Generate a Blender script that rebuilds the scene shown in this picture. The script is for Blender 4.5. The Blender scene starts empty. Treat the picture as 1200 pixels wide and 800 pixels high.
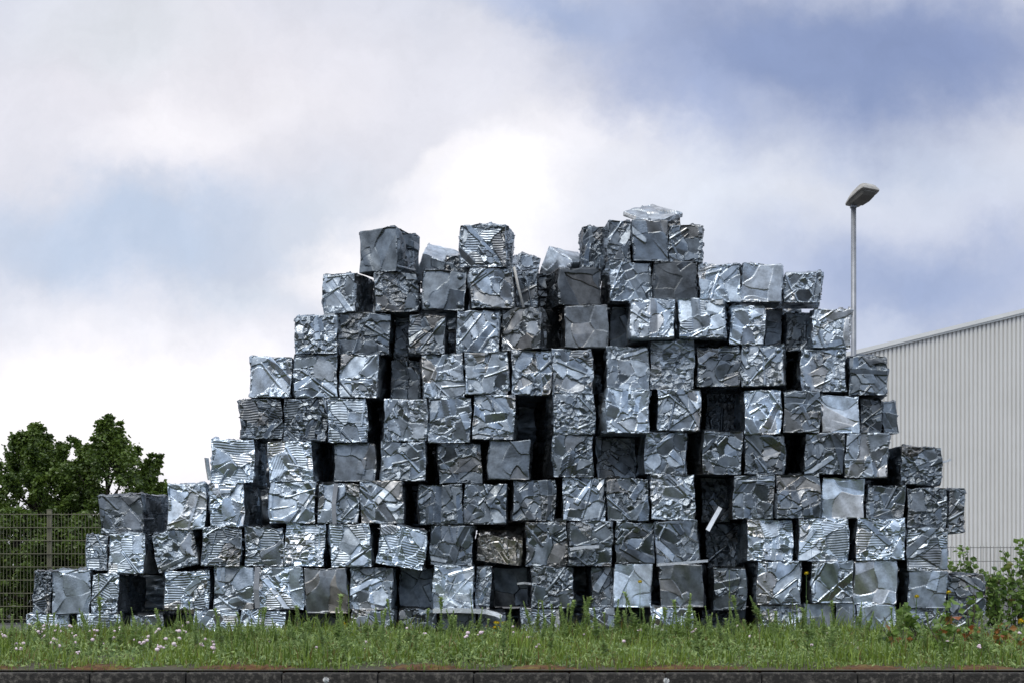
import bpy, math, random
import numpy as np
from mathutils import Vector, Matrix, Euler

R = math.radians
scene = bpy.context.scene
COL = scene.collection

# ------------------------------------------------------------------ camera
F = 2000.0            # focal length in photo pixels (photo is 1200 wide)
HZ = 675.0            # row of the horizon in the photograph
CZ = 0.70             # eye height
cam_d = bpy.data.cameras.new('camera')
cam = bpy.data.objects.new('camera', cam_d)
COL.objects.link(cam)
cam.location = (0, 0, CZ)
cam.rotation_euler = (R(90), 0, 0)
cam_d.sensor_width = 36.0
cam_d.lens = 36.0 * F / 1200.0
cam_d.shift_y = (HZ - 400.0) / 1200.0
cam_d.clip_start = 0.1
cam_d.clip_end = 3000
scene.camera = cam

# ------------------------------------------------------------------ exposure
scene.view_settings.view_transform = 'Standard'
scene.view_settings.look = 'None'
scene.view_settings.exposure = 0.12
scene.view_settings.gamma = 1.0
scene.view_settings.use_curve_mapping = False

# ------------------------------------------------------------------ sky
SUN_EL, SUN_AZ = R(52), R(-148)      # azimuth measured from +y (view direction) towards +x
world = bpy.data.worlds.new('World')
scene.world = world
world.use_nodes = True
wn, wl = world.node_tree.nodes, world.node_tree.links
wn.clear()
w_out = wn.new('ShaderNodeOutputWorld')
w_bg = wn.new('ShaderNodeBackground')
w_bg.inputs['Strength'].default_value = 0.10
wl.new(w_bg.outputs[0], w_out.inputs[0])
skyt = wn.new('ShaderNodeTexSky')
skyt.sky_type = 'NISHITA'
skyt.sun_disc = False
skyt.sun_elevation = SUN_EL
skyt.sun_rotation = SUN_AZ
tc = wn.new('ShaderNodeTexCoord')


def wmath(op, a, b=None, c=None):
    n = wn.new('ShaderNodeMath')
    n.operation = op
    for i, v in enumerate((a, b, c)):
        if v is None:
            continue
        if isinstance(v, (int, float)):
            n.inputs[i].default_value = v
        else:
            wl.new(v, n.inputs[i])
    return n.outputs[0]


def wmix(fac, a, b):
    n = wn.new('ShaderNodeMix')
    n.data_type = 'RGBA'
    for s, v in ((n.inputs[0], fac), (n.inputs[6], a), (n.inputs[7], b)):
        if isinstance(v, (int, float)):
            s.default_value = v
        elif isinstance(v, tuple):
            s.default_value = (*v, 1)
        else:
            wl.new(v, s)
    return n.outputs[2]


def wnoise(vec, scale, detail=5, rough=0.55, seed=0.0):
    n = wn.new('ShaderNodeTexNoise')
    n.inputs['Scale'].default_value = scale
    n.inputs['Detail'].default_value = detail
    n.inputs['Roughness'].default_value = rough
    m = wn.new('ShaderNodeVectorMath')
    m.operation = 'ADD'
    m.inputs[1].default_value = (seed, seed * 1.7, seed * 0.6)
    wl.new(vec, m.inputs[0])
    wl.new(m.outputs[0], n.inputs['Vector'])
    return n


def srgb(r, g, b):
    f = lambda c: (c / 255 / 12.92) if c < 10 else ((c / 255 + 0.055) / 1.055) ** 2.4
    return (f(r), f(g), f(b))


sep = wn.new('ShaderNodeSeparateXYZ')
wl.new(tc.outputs['Generated'], sep.inputs[0])
ymax = wmath('MAXIMUM', sep.outputs[1], 0.12)
aa = wmath('DIVIDE', sep.outputs[0], ymax)
ee = wmath('DIVIDE', sep.outputs[2], ymax)
comb = wn.new('ShaderNodeCombineXYZ')
wl.new(aa, comb.inputs[0])
wl.new(ee, comb.inputs[1])
P0 = comb.outputs[0]
dn = wnoise(P0, 8.0, 8, 0.62, 3.1)
dsub = wn.new('ShaderNodeVectorMath'); dsub.operation = 'SUBTRACT'
wl.new(dn.outputs['Color'], dsub.inputs[0]); dsub.inputs[1].default_value = (0.5, 0.5, 0.5)
dsc = wn.new('ShaderNodeVectorMath'); dsc.operation = 'SCALE'
wl.new(dsub.outputs[0], dsc.inputs[0]); dsc.inputs['Scale'].default_value = 0.11
dadd = wn.new('ShaderNodeVectorMath'); dadd.operation = 'ADD'
wl.new(P0, dadd.inputs[0]); wl.new(dsc.outputs[0], dadd.inputs[1])
PD = dadd.outputs[0]

# the part of the sky that is not in front: a broken cloud deck, blue grey to white
bn = wnoise(tc.outputs['Generated'], 2.2, 5, 0.55, 7.7)
bfac = wmath('SMOOTH_MIN', wmath('MAXIMUM', wmath('MULTIPLY_ADD', bn.outputs['Fac'], 4.2, -1.65), 0.0), 1.0, 0.1)
deck = wmix(bfac, (0.34, 0.44, 0.62), (1.25, 1.33, 1.46))
fn = wnoise(PD, 6.0, 4, 0.5, 1.3)
front = wmix(fn.outputs['Fac'], srgb(206, 212, 226), srgb(224, 224, 234))
ffac = wmath('SMOOTH_MIN', wmath('MAXIMUM', wmath('MULTIPLY_ADD', sep.outputs[1], 2.4, -0.7), 0.0), 1.0, 0.1)
cloud = wmix(ffac, deck, front)


def blob(col, px, py, rx, ry, rot, color, strength, soft=1.0):
    cx, cy = (px - 600) / F, (HZ - py) / F
    m = wn.new('ShaderNodeMapping')
    m.vector_type = 'TEXTURE'
    m.inputs['Location'].default_value = (cx, cy, 0)
    m.inputs['Rotation'].default_value = (0, 0, R(rot))
    m.inputs['Scale'].default_value = (rx / F, ry / F, 1)
    wl.new(PD, m.inputs['Vector'])
    ln = wn.new('ShaderNodeVectorMath'); ln.operation = 'LENGTH'
    wl.new(m.outputs[0], ln.inputs[0])
    mr = wn.new('ShaderNodeMapRange')
    mr.interpolation_type = 'SMOOTHSTEP'
    mr.inputs['From Min'].default_value = 1.0 + 0.0
    mr.inputs['From Max'].default_value = 1.0 - soft
    mr.inputs['To Min'].default_value = 0.0
    mr.inputs['To Max'].default_value = strength
    wl.new(ln.outputs['Value'], mr.inputs['Value'])
    return wmix(mr.outputs[0], col, color)


for b in (
    # px, py, rx, ry, rot, colour, strength
    (250, 110, 520, 190, 8, srgb(233, 230, 236), 0.85),
    (130, 40, 210, 100, 0, srgb(216, 220, 226), 0.7),
    (150, 280, 330, 80, -3, srgb(188, 202, 224), 0.95),
    (400, 245, 160, 60, 24, srgb(208, 216, 228), 0.6),
    (300, 350, 140, 40, -8, srgb(204, 214, 228), 0.6),
    (200, 165, 130, 70, 15, srgb(250, 247, 251), 0.8),
    (300, 130, 180, 60, 12, srgb(238, 236, 242), 0.6),
    (130, 490, 520, 190, 0, (1.06, 1.02, 1.05), 1.0, 0.85),
    (-60, 210, 110, 60, 0, srgb(242, 238, 244), 0.7),
    (620, 230, 330, 230, 32, srgb(240, 238, 244), 0.95),
    (585, 235, 190, 110, 32, (1.03, 1.01, 1.04), 1.0),
    (430, 300, 130, 55, 20, srgb(255, 252, 254), 0.9),
    (520, 190, 100, 30, 25, srgb(250, 247, 250), 0.6),
    (850, 260, 320, 190, 10, srgb(222, 228, 240), 0.75),
    (1080, 330, 330, 130, 0, srgb(158, 173, 208), 0.95),
    (1080, 190, 280, 75, -14, srgb(198, 207, 226), 0.85),
    (960, 50, 450, 165, -4, srgb(138, 153, 190), 1.0, 0.8),
    (1120, 50, 240, 110, -8, srgb(132, 147, 186), 0.8),
    (640, -10, 190, 60, -20, srgb(160, 175, 208), 0.9),
    (810, 130, 160, 95, -38, srgb(150, 166, 204), 0.7),
    (1010, 395, 160, 40, 0, srgb(202, 210, 230), 0.6),
):
    cloud = blob(cloud, *b)
wisp = wnoise(PD, 22.0, 7, 0.6, 5.5)
csc = wn.new('ShaderNodeVectorMath'); csc.operation = 'SCALE'
wl.new(wmath('MULTIPLY_ADD', wisp.outputs['Fac'], 2.6, 8.7), csc.inputs['Scale'])
wl.new(cloud, csc.inputs[0])
final = wmix(0.95, skyt.outputs[0], csc.outputs[0])
wl.new(final, w_bg.inputs['Color'])

# ------------------------------------------------------------------ sun behind thin cloud
sun_d = bpy.data.lights.new('sun', 'SUN')
sun_d.energy = 1.5
sun_d.angle = R(24)
sun_d.color = (1.0, 0.95, 0.87)
sun = bpy.data.objects.new('sun', sun_d)
COL.objects.link(sun)
sd = Vector((math.sin(SUN_AZ) * math.cos(SUN_EL), math.cos(SUN_AZ) * math.cos(SUN_EL), math.sin(SUN_EL)))
sun.rotation_euler = (-sd).to_track_quat('-Z', 'Y').to_euler()
sun.location = sd * 60

# ================================================================== helpers


def px2x(px, d):
    return (px - 600.0) * d / F


def px2z(py, d):
    return CZ + (HZ - py) * d / F


def smooth01(x):
    x = np.clip(x, 0, 1)
    return x * x * (3 - 2 * x)


def mesh_np(name, verts, faces, mats, smooth=True, attr=None, mat_idx=None):
    """verts (n,3); faces: (m,4) or (m,3) array"""
    me = bpy.data.meshes.new(name)
    verts = np.asarray(verts, dtype=np.float32)
    faces = np.asarray(faces, dtype=np.int32)
    k = faces.shape[1]
    me.vertices.add(len(verts))
    me.vertices.foreach_set('co', verts.ravel())
    me.loops.add(faces.size)
    me.loops.foreach_set('vertex_index', faces.ravel())
    me.polygons.add(len(faces))
    me.polygons.foreach_set('loop_start', np.arange(0, faces.size, k, dtype=np.int32))
    me.polygons.foreach_set('loop_total', np.full(len(faces), k, dtype=np.int32))
    me.polygons.foreach_set('use_smooth', np.full(len(faces), smooth, dtype=bool))
    if mat_idx is not None:
        me.polygons.foreach_set('material_index', np.asarray(mat_idx, dtype=np.int32))
    if attr is not None:
        for an, vals in attr.items():
            a = me.attributes.new(an, 'FLOAT_COLOR', 'POINT')
            full = np.ones((len(verts), 4), dtype=np.float32)
            full[:, :vals.shape[1]] = vals
            a.data.foreach_set('color', full.ravel())
    for m in (mats if isinstance(mats, (list, tuple)) else [mats]):
        me.materials.append(m)
    me.update(calc_edges=True)
    me.validate()
    return me


class MB:
    """collects boxes, tubes and polygons for ONE mesh"""

    def __init__(self):
        self.v, self.f = [], []

    def add(self, verts, faces):
        o = len(self.v)
        self.v += [tuple(p) for p in verts]
        self.f += [tuple(i + o for i in fc) for fc in faces]

    def box(self, x0, x1, y0, y1, z0, z1, M=None):
        vs = [Vector((x, y, z)) for z in (z0, z1) for y in (y0, y1) for x in (x0, x1)]
        if M is not None:
            vs = [M @ p for p in vs]
        self.add(vs, [(0, 2, 3, 1), (4, 5, 7, 6), (0, 1, 5, 4), (2, 6, 7, 3), (0, 4, 6, 2), (1, 3, 7, 5)])

    def tube(self, pts, rad, n=6):
        pts = [Vector(p) for p in pts]
        rad = rad if isinstance(rad, (list, tuple)) else [rad] * len(pts)
        rings = []
        for i, p in enumerate(pts):
            t = (pts[min(i + 1, len(pts) - 1)] - pts[max(i - 1, 0)]).normalized()
            a = t.cross(Vector((0, 1, 0.13)) if abs(t.y) < 0.9 else Vector((1, 0, 0))).normalized()
            b = t.cross(a)
            rings.append([p + (a * math.cos(2 * math.pi * j / n) + b * math.sin(2 * math.pi * j / n)) * rad[i] for j in range(n)])
        vs = [q for r in rings for q in r]
        fs = []
        for i in range(len(pts) - 1):
            for j in range(n):
                fs.append((i * n + j, i * n + (j + 1) % n, (i + 1) * n + (j + 1) % n, (i + 1) * n + j))
        fs.append(tuple(range(n - 1, -1, -1)))
        fs.append(tuple((len(pts) - 1) * n + j for j in range(n)))
        self.add(vs, fs)

    def build(self, name, mat, parent=None, smooth=False, loc=None, bevel=0):
        me = bpy.data.meshes.new(name)
        me.from_pydata(self.v, [], self.f)
        me.materials.append(mat)
        if smooth:
            for p in me.polygons:
                p.use_smooth = True
        me.update()
        o = bpy.data.objects.new(name, me)
        COL.objects.link(o)
        if parent is not None:
            o.parent = parent
        if loc is not None:
            o.location = loc
        if bevel:
            b = o.modifiers.new('bevel', 'BEVEL')
            b.width = bevel
            b.segments = 2
        return o


def obj(name, me, parent=None, loc=(0, 0, 0), rot=(0, 0, 0)):
    o = bpy.data.objects.new(name, me)
    COL.objects.link(o)
    o.location = loc
    o.rotation_euler = rot
    if parent is not None:
        o.parent = parent
    return o


def empty(name, loc, rz=0.0):
    o = bpy.data.objects.new(name, None)
    COL.objects.link(o)
    o.location = loc
    o.rotation_euler = (0, 0, rz)
    o.empty_display_size = 0.2
    return o


def tag(o, label=None, cat=None, group=None, kind=None):
    if label:
        o['label'] = label
    if cat:
        o['category'] = cat
    if group:
        o['group'] = group
    if kind:
        o['kind'] = kind
    return o


# ------------------------------------------------------------------ materials
def newmat(name):
    m = bpy.data.materials.new(name)
    m.use_nodes = True
    nt = m.node_tree
    return m, nt, nt.nodes['Principled BSDF']


def noisy_mat(name, c1, c2, scale=8, rough=0.7, bump=0.2, metallic=0.0, detail=6, c3=None, spread=2.2, bscale=None):
    m, nt, p = newmat(name)
    t = nt.nodes.new('ShaderNodeTexCoord')
    n = nt.nodes.new('ShaderNodeTexNoise')
    n.inputs['Scale'].default_value = scale
    n.inputs['Detail'].default_value = detail
    n.inputs['Roughness'].default_value = 0.65
    nt.links.new(t.outputs['Object'], n.inputs['Vector'])
    r = nt.nodes.new('ShaderNodeValToRGB')
    e = r.color_ramp.elements
    e[0].position = 0.5 - 0.5 / spread
    e[0].color = (*c1, 1)
    e[1].position = 0.5 + 0.5 / spread
    e[1].color = (*c2, 1)
    if c3:
        x = r.color_ramp.elements.new(0.5)
        x.color = (*c3, 1)
    nt.links.new(n.outputs['Fac'], r.inputs['Fac'])
    nt.links.new(r.outputs['Color'], p.inputs['Base Color'])
    p.inputs['Roughness'].default_value = rough
    p.inputs['Metallic'].default_value = metallic
    if bump:
        n2 = nt.nodes.new('ShaderNodeTexNoise')
        n2.inputs['Scale'].default_value = bscale or scale * 5
        n2.inputs['Detail'].default_value = 4
        nt.links.new(t.outputs['Object'], n2.inputs['Vector'])
        b = nt.nodes.new('ShaderNodeBump')
        b.inputs['Strength'].default_value = bump
        b.inputs['Distance'].default_value = 0.02
        nt.links.new(n2.outputs['Fac'], b.inputs['Height'])
        nt.links.new(b.outputs['Normal'], p.inputs['Normal'])
    return m


def metal_mat(name):
    """sheet metal; attribute 'sheet': r = albedo of the sheet, g = roughness, b = warmth (painted backs, rust film)"""
    m, nt, p = newmat(name)
    L = nt.links.new
    at = nt.nodes.new('ShaderNodeAttribute')
    at.attribute_name = 'sheet'
    sp = nt.nodes.new('ShaderNodeSeparateColor')
    L(at.outputs['Color'], sp.inputs[0])
    t = nt.nodes.new('ShaderNodeTexCoord')
    oi = nt.nodes.new('ShaderNodeObjectInfo')
    off = nt.nodes.new('ShaderNodeVectorMath'); off.operation = 'MULTIPLY_ADD'
    cx = nt.nodes.new('ShaderNodeCombineXYZ')
    for i in range(3):
        L(oi.outputs['Random'], cx.inputs[i])
    L(cx.outputs[0], off.inputs[0])
    off.inputs[1].default_value = (37, 53, 71)
    L(t.outputs['Object'], off.inputs[2])
    # dull film / dirt
    n = nt.nodes.new('ShaderNodeTexNoise')
    n.inputs['Scale'].default_value = 9
    n.inputs['Detail'].default_value = 7
    n.inputs['Roughness'].default_value = 0.68
    L(off.outputs[0], n.inputs['Vector'])
    rp = nt.nodes.new('ShaderNodeMapRange')
    rp.inputs['From Min'].default_value = 0.34
    rp.inputs['From Max'].default_value = 0.62
    rp.inputs['To Min'].default_value = 0.55
    rp.inputs['To Max'].default_value = 1.05
    L(n.outputs['Fac'], rp.inputs['Value'])
    mu = nt.nodes.new('ShaderNodeMath'); mu.operation = 'MULTIPLY'
    L(sp.outputs[0], mu.inputs[0]); L(rp.outputs[0], mu.inputs[1])
    tint = nt.nodes.new('ShaderNodeMix'); tint.data_type = 'RGBA'
    L(sp.outputs[2], tint.inputs[0])
    tint.inputs[6].default_value = (0.79, 0.895, 1.0, 1)
    tint.inputs[7].default_value = (1.0, 0.90, 0.79, 1)
    vm = nt.nodes.new('ShaderNodeVectorMath'); vm.operation = 'SCALE'
    L(tint.outputs[2], vm.inputs[0]); L(mu.outputs[0], vm.inputs['Scale'])
    L(vm.outputs[0], p.inputs['Base Color'])
    p.inputs['Metallic'].default_value = 1.0
    ra = nt.nodes.new('ShaderNodeMath'); ra.operation = 'MULTIPLY_ADD'
    L(n.outputs['Fac'], ra.inputs[0]); ra.inputs[1].default_value = -0.18
    L(sp.outputs[1], ra.inputs[2])
    ra2 = nt.nodes.new('ShaderNodeMath'); ra2.operation = 'ADD'; ra2.use_clamp = True
    L(ra.outputs[0], ra2.inputs[0]); ra2.inputs[1].default_value = 0.09
    L(ra2.outputs[0], p.inputs['Roughness'])
    # fine crinkles: cellular folds and scratches
    v1 = nt.nodes.new('ShaderNodeTexVoronoi')
    v1.inputs['Scale'].default_value = 42
    wv = nt.nodes.new('ShaderNodeVectorMath'); wv.operation = 'MULTIPLY_ADD'
    L(n.outputs['Color'], wv.inputs[0]); wv.inputs[1].default_value = (0.12, 0.12, 0.12)
    L(off.outputs[0], wv.inputs[2])
    L(wv.outputs[0], v1.inputs['Vector'])
    n3 = nt.nodes.new('ShaderNodeTexNoise')
    n3.inputs['Scale'].default_value = 30
    n3.inputs['Detail'].default_value = 5
    L(wv.outputs[0], n3.inputs['Vector'])
    ad = nt.nodes.new('ShaderNodeMath'); ad.operation = 'ADD'
    L(v1.outputs['Distance'], ad.inputs[0]); L(n3.outputs['Fac'], ad.inputs[1])
    b = nt.nodes.new('ShaderNodeBump')
    b.inputs['Strength'].default_value = 0.35
    b.inputs['Distance'].default_value = 0.010
    # bump strength follows how crinkled that sheet is (alpha of the attribute)
    L(at.outputs['Alpha'], b.inputs['Strength'])
    L(ad.outputs[0], b.inputs['Height'])
    L(b.outputs['Normal'], p.inputs['Normal'])
    return m


def leaf_mat(name, dark, light, rough=0.55, trans=0.25):
    """per-leaf colour from the 'tint' attribute (r picks between two greens, g mixes towards dry)"""
    m, nt, p = newmat(name)
    L = nt.links.new
    at = nt.nodes.new('ShaderNodeAttribute')
    at.attribute_name = 'tint'
    sp = nt.nodes.new('ShaderNodeSeparateColor')
    L(at.outputs['Color'], sp.inputs[0])
    mx = nt.nodes.new('ShaderNodeMix'); mx.data_type = 'RGBA'
    L(sp.outputs[0], mx.inputs[0])
    mx.inputs[6].default_value = (*dark, 1)
    mx.inputs[7].default_value = (*light, 1)
    m2 = nt.nodes.new('ShaderNodeMix'); m2.data_type = 'RGBA'
    L(sp.outputs[1], m2.inputs[0])
    L(mx.outputs[2], m2.inputs[6])
    m2.inputs[7].default_value = (0.20, 0.135, 0.05, 1)
    m3 = nt.nodes.new('ShaderNodeMix'); m3.data_type = 'RGBA'
    L(sp.outputs[2], m3.inputs[0])
    L(m2.outputs[2], m3.inputs[6])
    m3.inputs[7].default_value = (0.34, 0.10, 0.03, 1)
    L(m3.outputs[2], p.inputs['Base Color'])
    p.inputs['Roughness'].default_value = rough
    tr = nt.nodes.new('ShaderNodeBsdfTranslucent')
    L(m3.outputs[2], tr.inputs['Color'])
    ms = nt.nodes.new('ShaderNodeMixShader')
    ms.inputs[0].default_value = trans
    L(p.outputs[0], ms.inputs[1])
    L(tr.outputs[0], ms.inputs[2])
    L(ms.outputs[0], nt.nodes['Material Output'].inputs['Surface'])
    return m


M_METAL = metal_mat('crushed_sheet_metal')
M_BARE = noisy_mat('bare_aluminium_offcut', (0.62, 0.63, 0.64), (0.86, 0.86, 0.85), 14, 0.38, 0.15, 0.9)
M_SOIL = noisy_mat('verge_soil', (0.035, 0.03, 0.02), (0.10, 0.085, 0.05), 5, 0.95, 0.6)
M_YARD = noisy_mat('yard_asphalt', (0.05, 0.05, 0.05), (0.13, 0.125, 0.12), 1.2, 0.9, 0.4)
M_ROAD = noisy_mat('road_asphalt', (0.035, 0.035, 0.036), (0.075, 0.075, 0.075), 30, 0.85, 0.5)
M_KERB = noisy_mat('kerb_concrete', (0.012, 0.011, 0.009), (0.22, 0.20, 0.17), 26, 0.9, 0.6, detail=9, c3=(0.028, 0.025, 0.021), spread=1.6)
M_MOSS = noisy_mat('moss_and_dry_soil', (0.028, 0.02, 0.012), (0.17, 0.13, 0.03), 9, 0.95, 0.8, c3=(0.11, 0.048, 0.018))
M_PLANK = noisy_mat('rotten_board', (0.035, 0.025, 0.018), (0.11, 0.075, 0.05), 6, 0.9, 0.4)
M_FENCE = noisy_mat('olive_fence_wire', (0.11, 0.105, 0.07), (0.19, 0.18, 0.12), 3, 0.55, 0, 0.1)
M_FENCE2 = noisy_mat('grey_fence_wire', (0.16, 0.16, 0.15), (0.26, 0.26, 0.24), 3, 0.5, 0, 0.3)
M_POLE = noisy_mat('galvanised_pole', (0.22, 0.23, 0.25), (0.34, 0.35, 0.37), 5, 0.5, 0.05, 0.6)
M_HOOD = noisy_mat('weathered_lamp_hood', (0.26, 0.24, 0.21), (0.55, 0.53, 0.49), 7, 0.6, 0.1)
M_BOWL = noisy_mat('dark_lamp_bowl', (0.10, 0.095, 0.085), (0.17, 0.16, 0.14), 5, 0.25, 0.0)  # opaque bowl, darker than the hood
M_CLAD = noisy_mat('grey_steel_cladding', (0.64, 0.63, 0.60), (0.72, 0.71, 0.685), 0.35, 0.5, 0.0, 0.0, c3=(0.68, 0.67, 0.64))
M_TRIM = noisy_mat('pale_verge_trim', (0.66, 0.66, 0.64), (0.76, 0.76, 0.74), 0.6, 0.4, 0.0)
M_ROOF = noisy_mat('grey_roof_sheet', (0.3, 0.3, 0.3), (0.38, 0.38, 0.38), 0.4, 0.5, 0.0)
M_PLINTH = noisy_mat('hall_plinth', (0.2, 0.2, 0.19), (0.3, 0.3, 0.28), 1.0, 0.9, 0.1)
M_BARK = noisy_mat('bark', (0.03, 0.024, 0.018), (0.09, 0.07, 0.05), 12, 0.9, 0.6)
M_TREELEAF = leaf_mat('tree_leaf', (0.028, 0.058, 0.008), (0.16, 0.235, 0.042), 0.40, 0.3)
M_GRASS = leaf_mat('grass_blade', (0.055, 0.115, 0.014), (0.28, 0.38, 0.055), 0.5, 0.4)
M_WEED = leaf_mat('weed_leaf', (0.14, 0.23, 0.08), (0.46, 0.58, 0.22), 0.55, 0.4)
M_BROAD = leaf_mat('broad_leaf', (0.045, 0.10, 0.016), (0.22, 0.33, 0.07), 0.4, 0.3)
M_YELLOW = noisy_mat('yellow_petals', (0.72, 0.50, 0.01), (0.85, 0.62, 0.03), 60, 0.6, 0)
M_PINK = noisy_mat('pink_clover', (0.66, 0.46, 0.55), (0.85, 0.74, 0.78), 20, 0.7, 0)
M_WHITE = noisy_mat('white_seed_fluff', (0.55, 0.55, 0.52), (0.8, 0.8, 0.78), 90, 0.9, 0)
M_STICK = noisy_mat('pale_rod', (0.5, 0.48, 0.44), (0.75, 0.73, 0.7), 20, 0.5, 0.1)

# ================================================================== ground, road, kerb
KERB_Y0, KERB_Y1 = 13.86, 14.00


def gz(y):
    """height of the verge at distance y"""
    return -0.085 + 0.085 * np.clip((np.asarray(y, dtype=float) - 14.0) / 5.2, 0, 1)


prof = [(-300, -0.26), (13.80, -0.26), (14.005, -0.10), (16, -0.06), (19.2, -0.004), (24, -0.004), (60, -0.004), (200, -0.004), (2500, -0.004)]
xs = [-2500, -400, -60, -20, 0, 20, 60, 400, 2500]
v = [(x, y, z) for (y, z) in prof for x in xs]
f = [(j * len(xs) + i, j * len(xs) + i + 1, (j + 1) * len(xs) + i + 1, (j + 1) * len(xs) + i) for j in range(len(prof) - 1) for i in range(len(xs) - 1)]
tag(obj('ground', mesh_np('ground', v, f, M_YARD, False)), kind='structure')
tag(obj('road', mesh_np('road', [(-400, -300, -0.25), (400, -300, -0.25), (400, 13.85, -0.25), (-400, 13.85, -0.25)], [(0, 1, 2, 3)], M_ROAD, False)), kind='structure')

# the verge: a lumpy strip of soil between kerb and pile
rng = np.random.default_rng(5)
nx, ny = 260, 50
gx = np.linspace(-13, 13, nx)
gy = np.linspace(14.003, 19.75, ny)
XX, YY = np.meshgrid(gx, gy)
ZZ = gz(YY) + 0.004 + 0.012 * (np.sin(XX * 3.1 + YY * 2) * np.sin(YY * 4.3 - XX) + np.sin(XX * 9.7) * np.sin(YY * 8.1)) * smooth01((YY - 14) / 0.4) + 0.012
idx = np.arange(nx * ny).reshape(ny, nx)
q = np.stack([idx[:-1, :-1], idx[:-1, 1:], idx[1:, 1:], idx[1:, :-1]], -1).reshape(-1, 4)
tag(obj('verge', mesh_np('verge', np.stack([XX, YY, ZZ], -1).reshape(-1, 3), q, M_SOIL)), kind='structure')
# reddish moss and dry litter along the kerb
gy = np.linspace(14.004, 14.62, 16)
gx = np.linspace(-11, 11, 700)
XX, YY = np.meshgrid(gx, gy)
lump = rng.random(XX.shape)
ZZ = gz(YY) - 0.03 + (0.045 + 0.03 * (lump - 0.35) * (0.4 + 0.6 * np.sin(XX * 2.3) ** 2) + 0.02 * np.sin(XX * 5.1 + np.sin(XX * 1.7))) * smooth01((YY - 14.0) / 0.14) - 0.05 * smooth01((YY - 14.35) / 0.25)
idx = np.arange(XX.size).reshape(XX.shape)
q = np.stack([idx[:-1, :-1], idx[:-1, 1:], idx[1:, 1:], idx[1:, :-1]], -1).reshape(-1, 4)
tag(obj('moss', mesh_np('moss', np.stack([XX, YY, ZZ], -1).reshape(-1, 3), q, M_MOSS)),
    'reddish brown moss and dry litter along the top of the kerb', 'moss', kind='stuff')

kb = MB()
x = -30.0 + 0.05
rnd = random.Random(2)
while x < 30:
    dz = rnd.uniform(-0.004, 0.004)
    kb.box(x + 0.004, x + 0.776, KERB_Y0 + rnd.uniform(-.004, .004), KERB_Y1, -0.33, -0.085 + dz)
    x += 0.78
tag(kb.build('kerb', M_KERB, bevel=0.012), kind='structure')

# low rotten board that edges the pile
bd = MB()
x = -7.2
while x < 7.2:
    L_ = rnd.uniform(1.6, 2.6)
    bd.box(x, x + L_ - 0.01, 19.42 + rnd.uniform(-.02, .02), 19.46, -0.02, 0.008 + rnd.uniform(-.012, .012))
    x += L_
tag(bd.build('edging_board', M_PLANK, bevel=0.004), 'low brown weathered board edging the ground along the foot of the bale pile', 'edging')

# ================================================================== industrial hall
HB = 80.0
hall = empty('industrial_hall', (px2x(890, HB), HB, 0))
tag(hall, 'large pale grey hall with ribbed steel cladding and sloping roof edge behind the bales', 'building')
hx0 = px2x(890, HB)
slope = (410 - 362) / (1200 - 1003)
width = 46.0


def roof_z(xr):
    px = 600 + (hx0 + xr) * F / HB
    z0 = px2z(410 - (px - 1003) * slope, HB)
    return z0


ridge = width / 2
# cladding: trapezoid ribs 0.2 m apart, real relief
pit = 0.20
vv, ff = [], []
xs_ = []
k = 0.0
while k < width:
    for fx, dy in ((0.0, 0.09), (0.055, 0.09), (0.072, 0.0), (0.183, 0.0)):
        xs_.append((k + fx, dy))
    k += pit
for xr, dy in xs_:
    zt = roof_z(min(xr, 2 * ridge - xr))
    vv += [(xr, dy, 0.35), (xr, dy, zt - 0.16)]
for i in range(len(xs_) - 1):
    ff.append((2 * i, 2 * i + 2, 2 * i + 3, 2 * i + 1))
obj('clad_wall', mesh_np('clad_wall', vv, ff, M_CLAD, False), hall)
m_ = MB()
DEP = 60
for xr in (0.0, width):
    m_.box(xr - 0.05, xr + 0.05, 0.06, DEP, 0.3, roof_z(0) - 0.18)
m_.box(0, width, DEP, DEP + 0.1, 0.3, roof_z(0) - 0.18)
m_.build('side_wall', M_CLAD, hall)
m_ = MB()
m_.box(-0.02, width + 0.02, -0.02, 0.3, -0.2, 0.36)
m_.build('plinth', M_PLINTH, hall)
za, zr = roof_z(0), roof_z(ridge)
m_ = MB()
for a_, b_, z1, z2 in ((-0.3, ridge, roof_z(-0.3), zr), (ridge, width + 0.3, zr, roof_z(-0.3))):
    m_.add([(a_, -0.02, z1 - 0.05), (b_, -0.02, z2 - 0.05), (b_, DEP, z2 - 0.05), (a_, DEP, z1 - 0.05),
            (a_, -0.02, z1 - 0.15), (b_, -0.02, z2 - 0.15), (b_, DEP, z2 - 0.15), (a_, DEP, z1 - 0.15)],
           [(0, 1, 2, 3), (7, 6, 5, 4), (0, 4, 5, 1), (1, 5, 6, 2), (2, 6, 7, 3), (3, 7, 4, 0)])
m_.build('roof', M_ROOF, hall)
m_ = MB()
for a_, b_, z1, z2 in ((-0.3, ridge, roof_z(-0.3), zr), (ridge, width + 0.3, zr, roof_z(-0.3))):
    for (t0, t1, y0, y1) in ((0.0, 0.19, -0.16, -0.024), (0.19, 0.28, -0.10, -0.045)):
        m_.add([(a_, y0, z1 - t0), (b_, y0, z2 - t0), (b_, y1, z2 - t0), (a_, y1, z1 - t0),
                (a_, y0, z1 - t1), (b_, y0, z2 - t1), (b_, y1, z2 - t1), (a_, y1, z1 - t1)],
               [(0, 1, 2, 3), (7, 6, 5, 4), (0, 4, 5, 1), (1, 5, 6, 2), (2, 6, 7, 3), (3, 7, 4, 0)])
m_.build('verge_trim', M_TRIM, hall)

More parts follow.
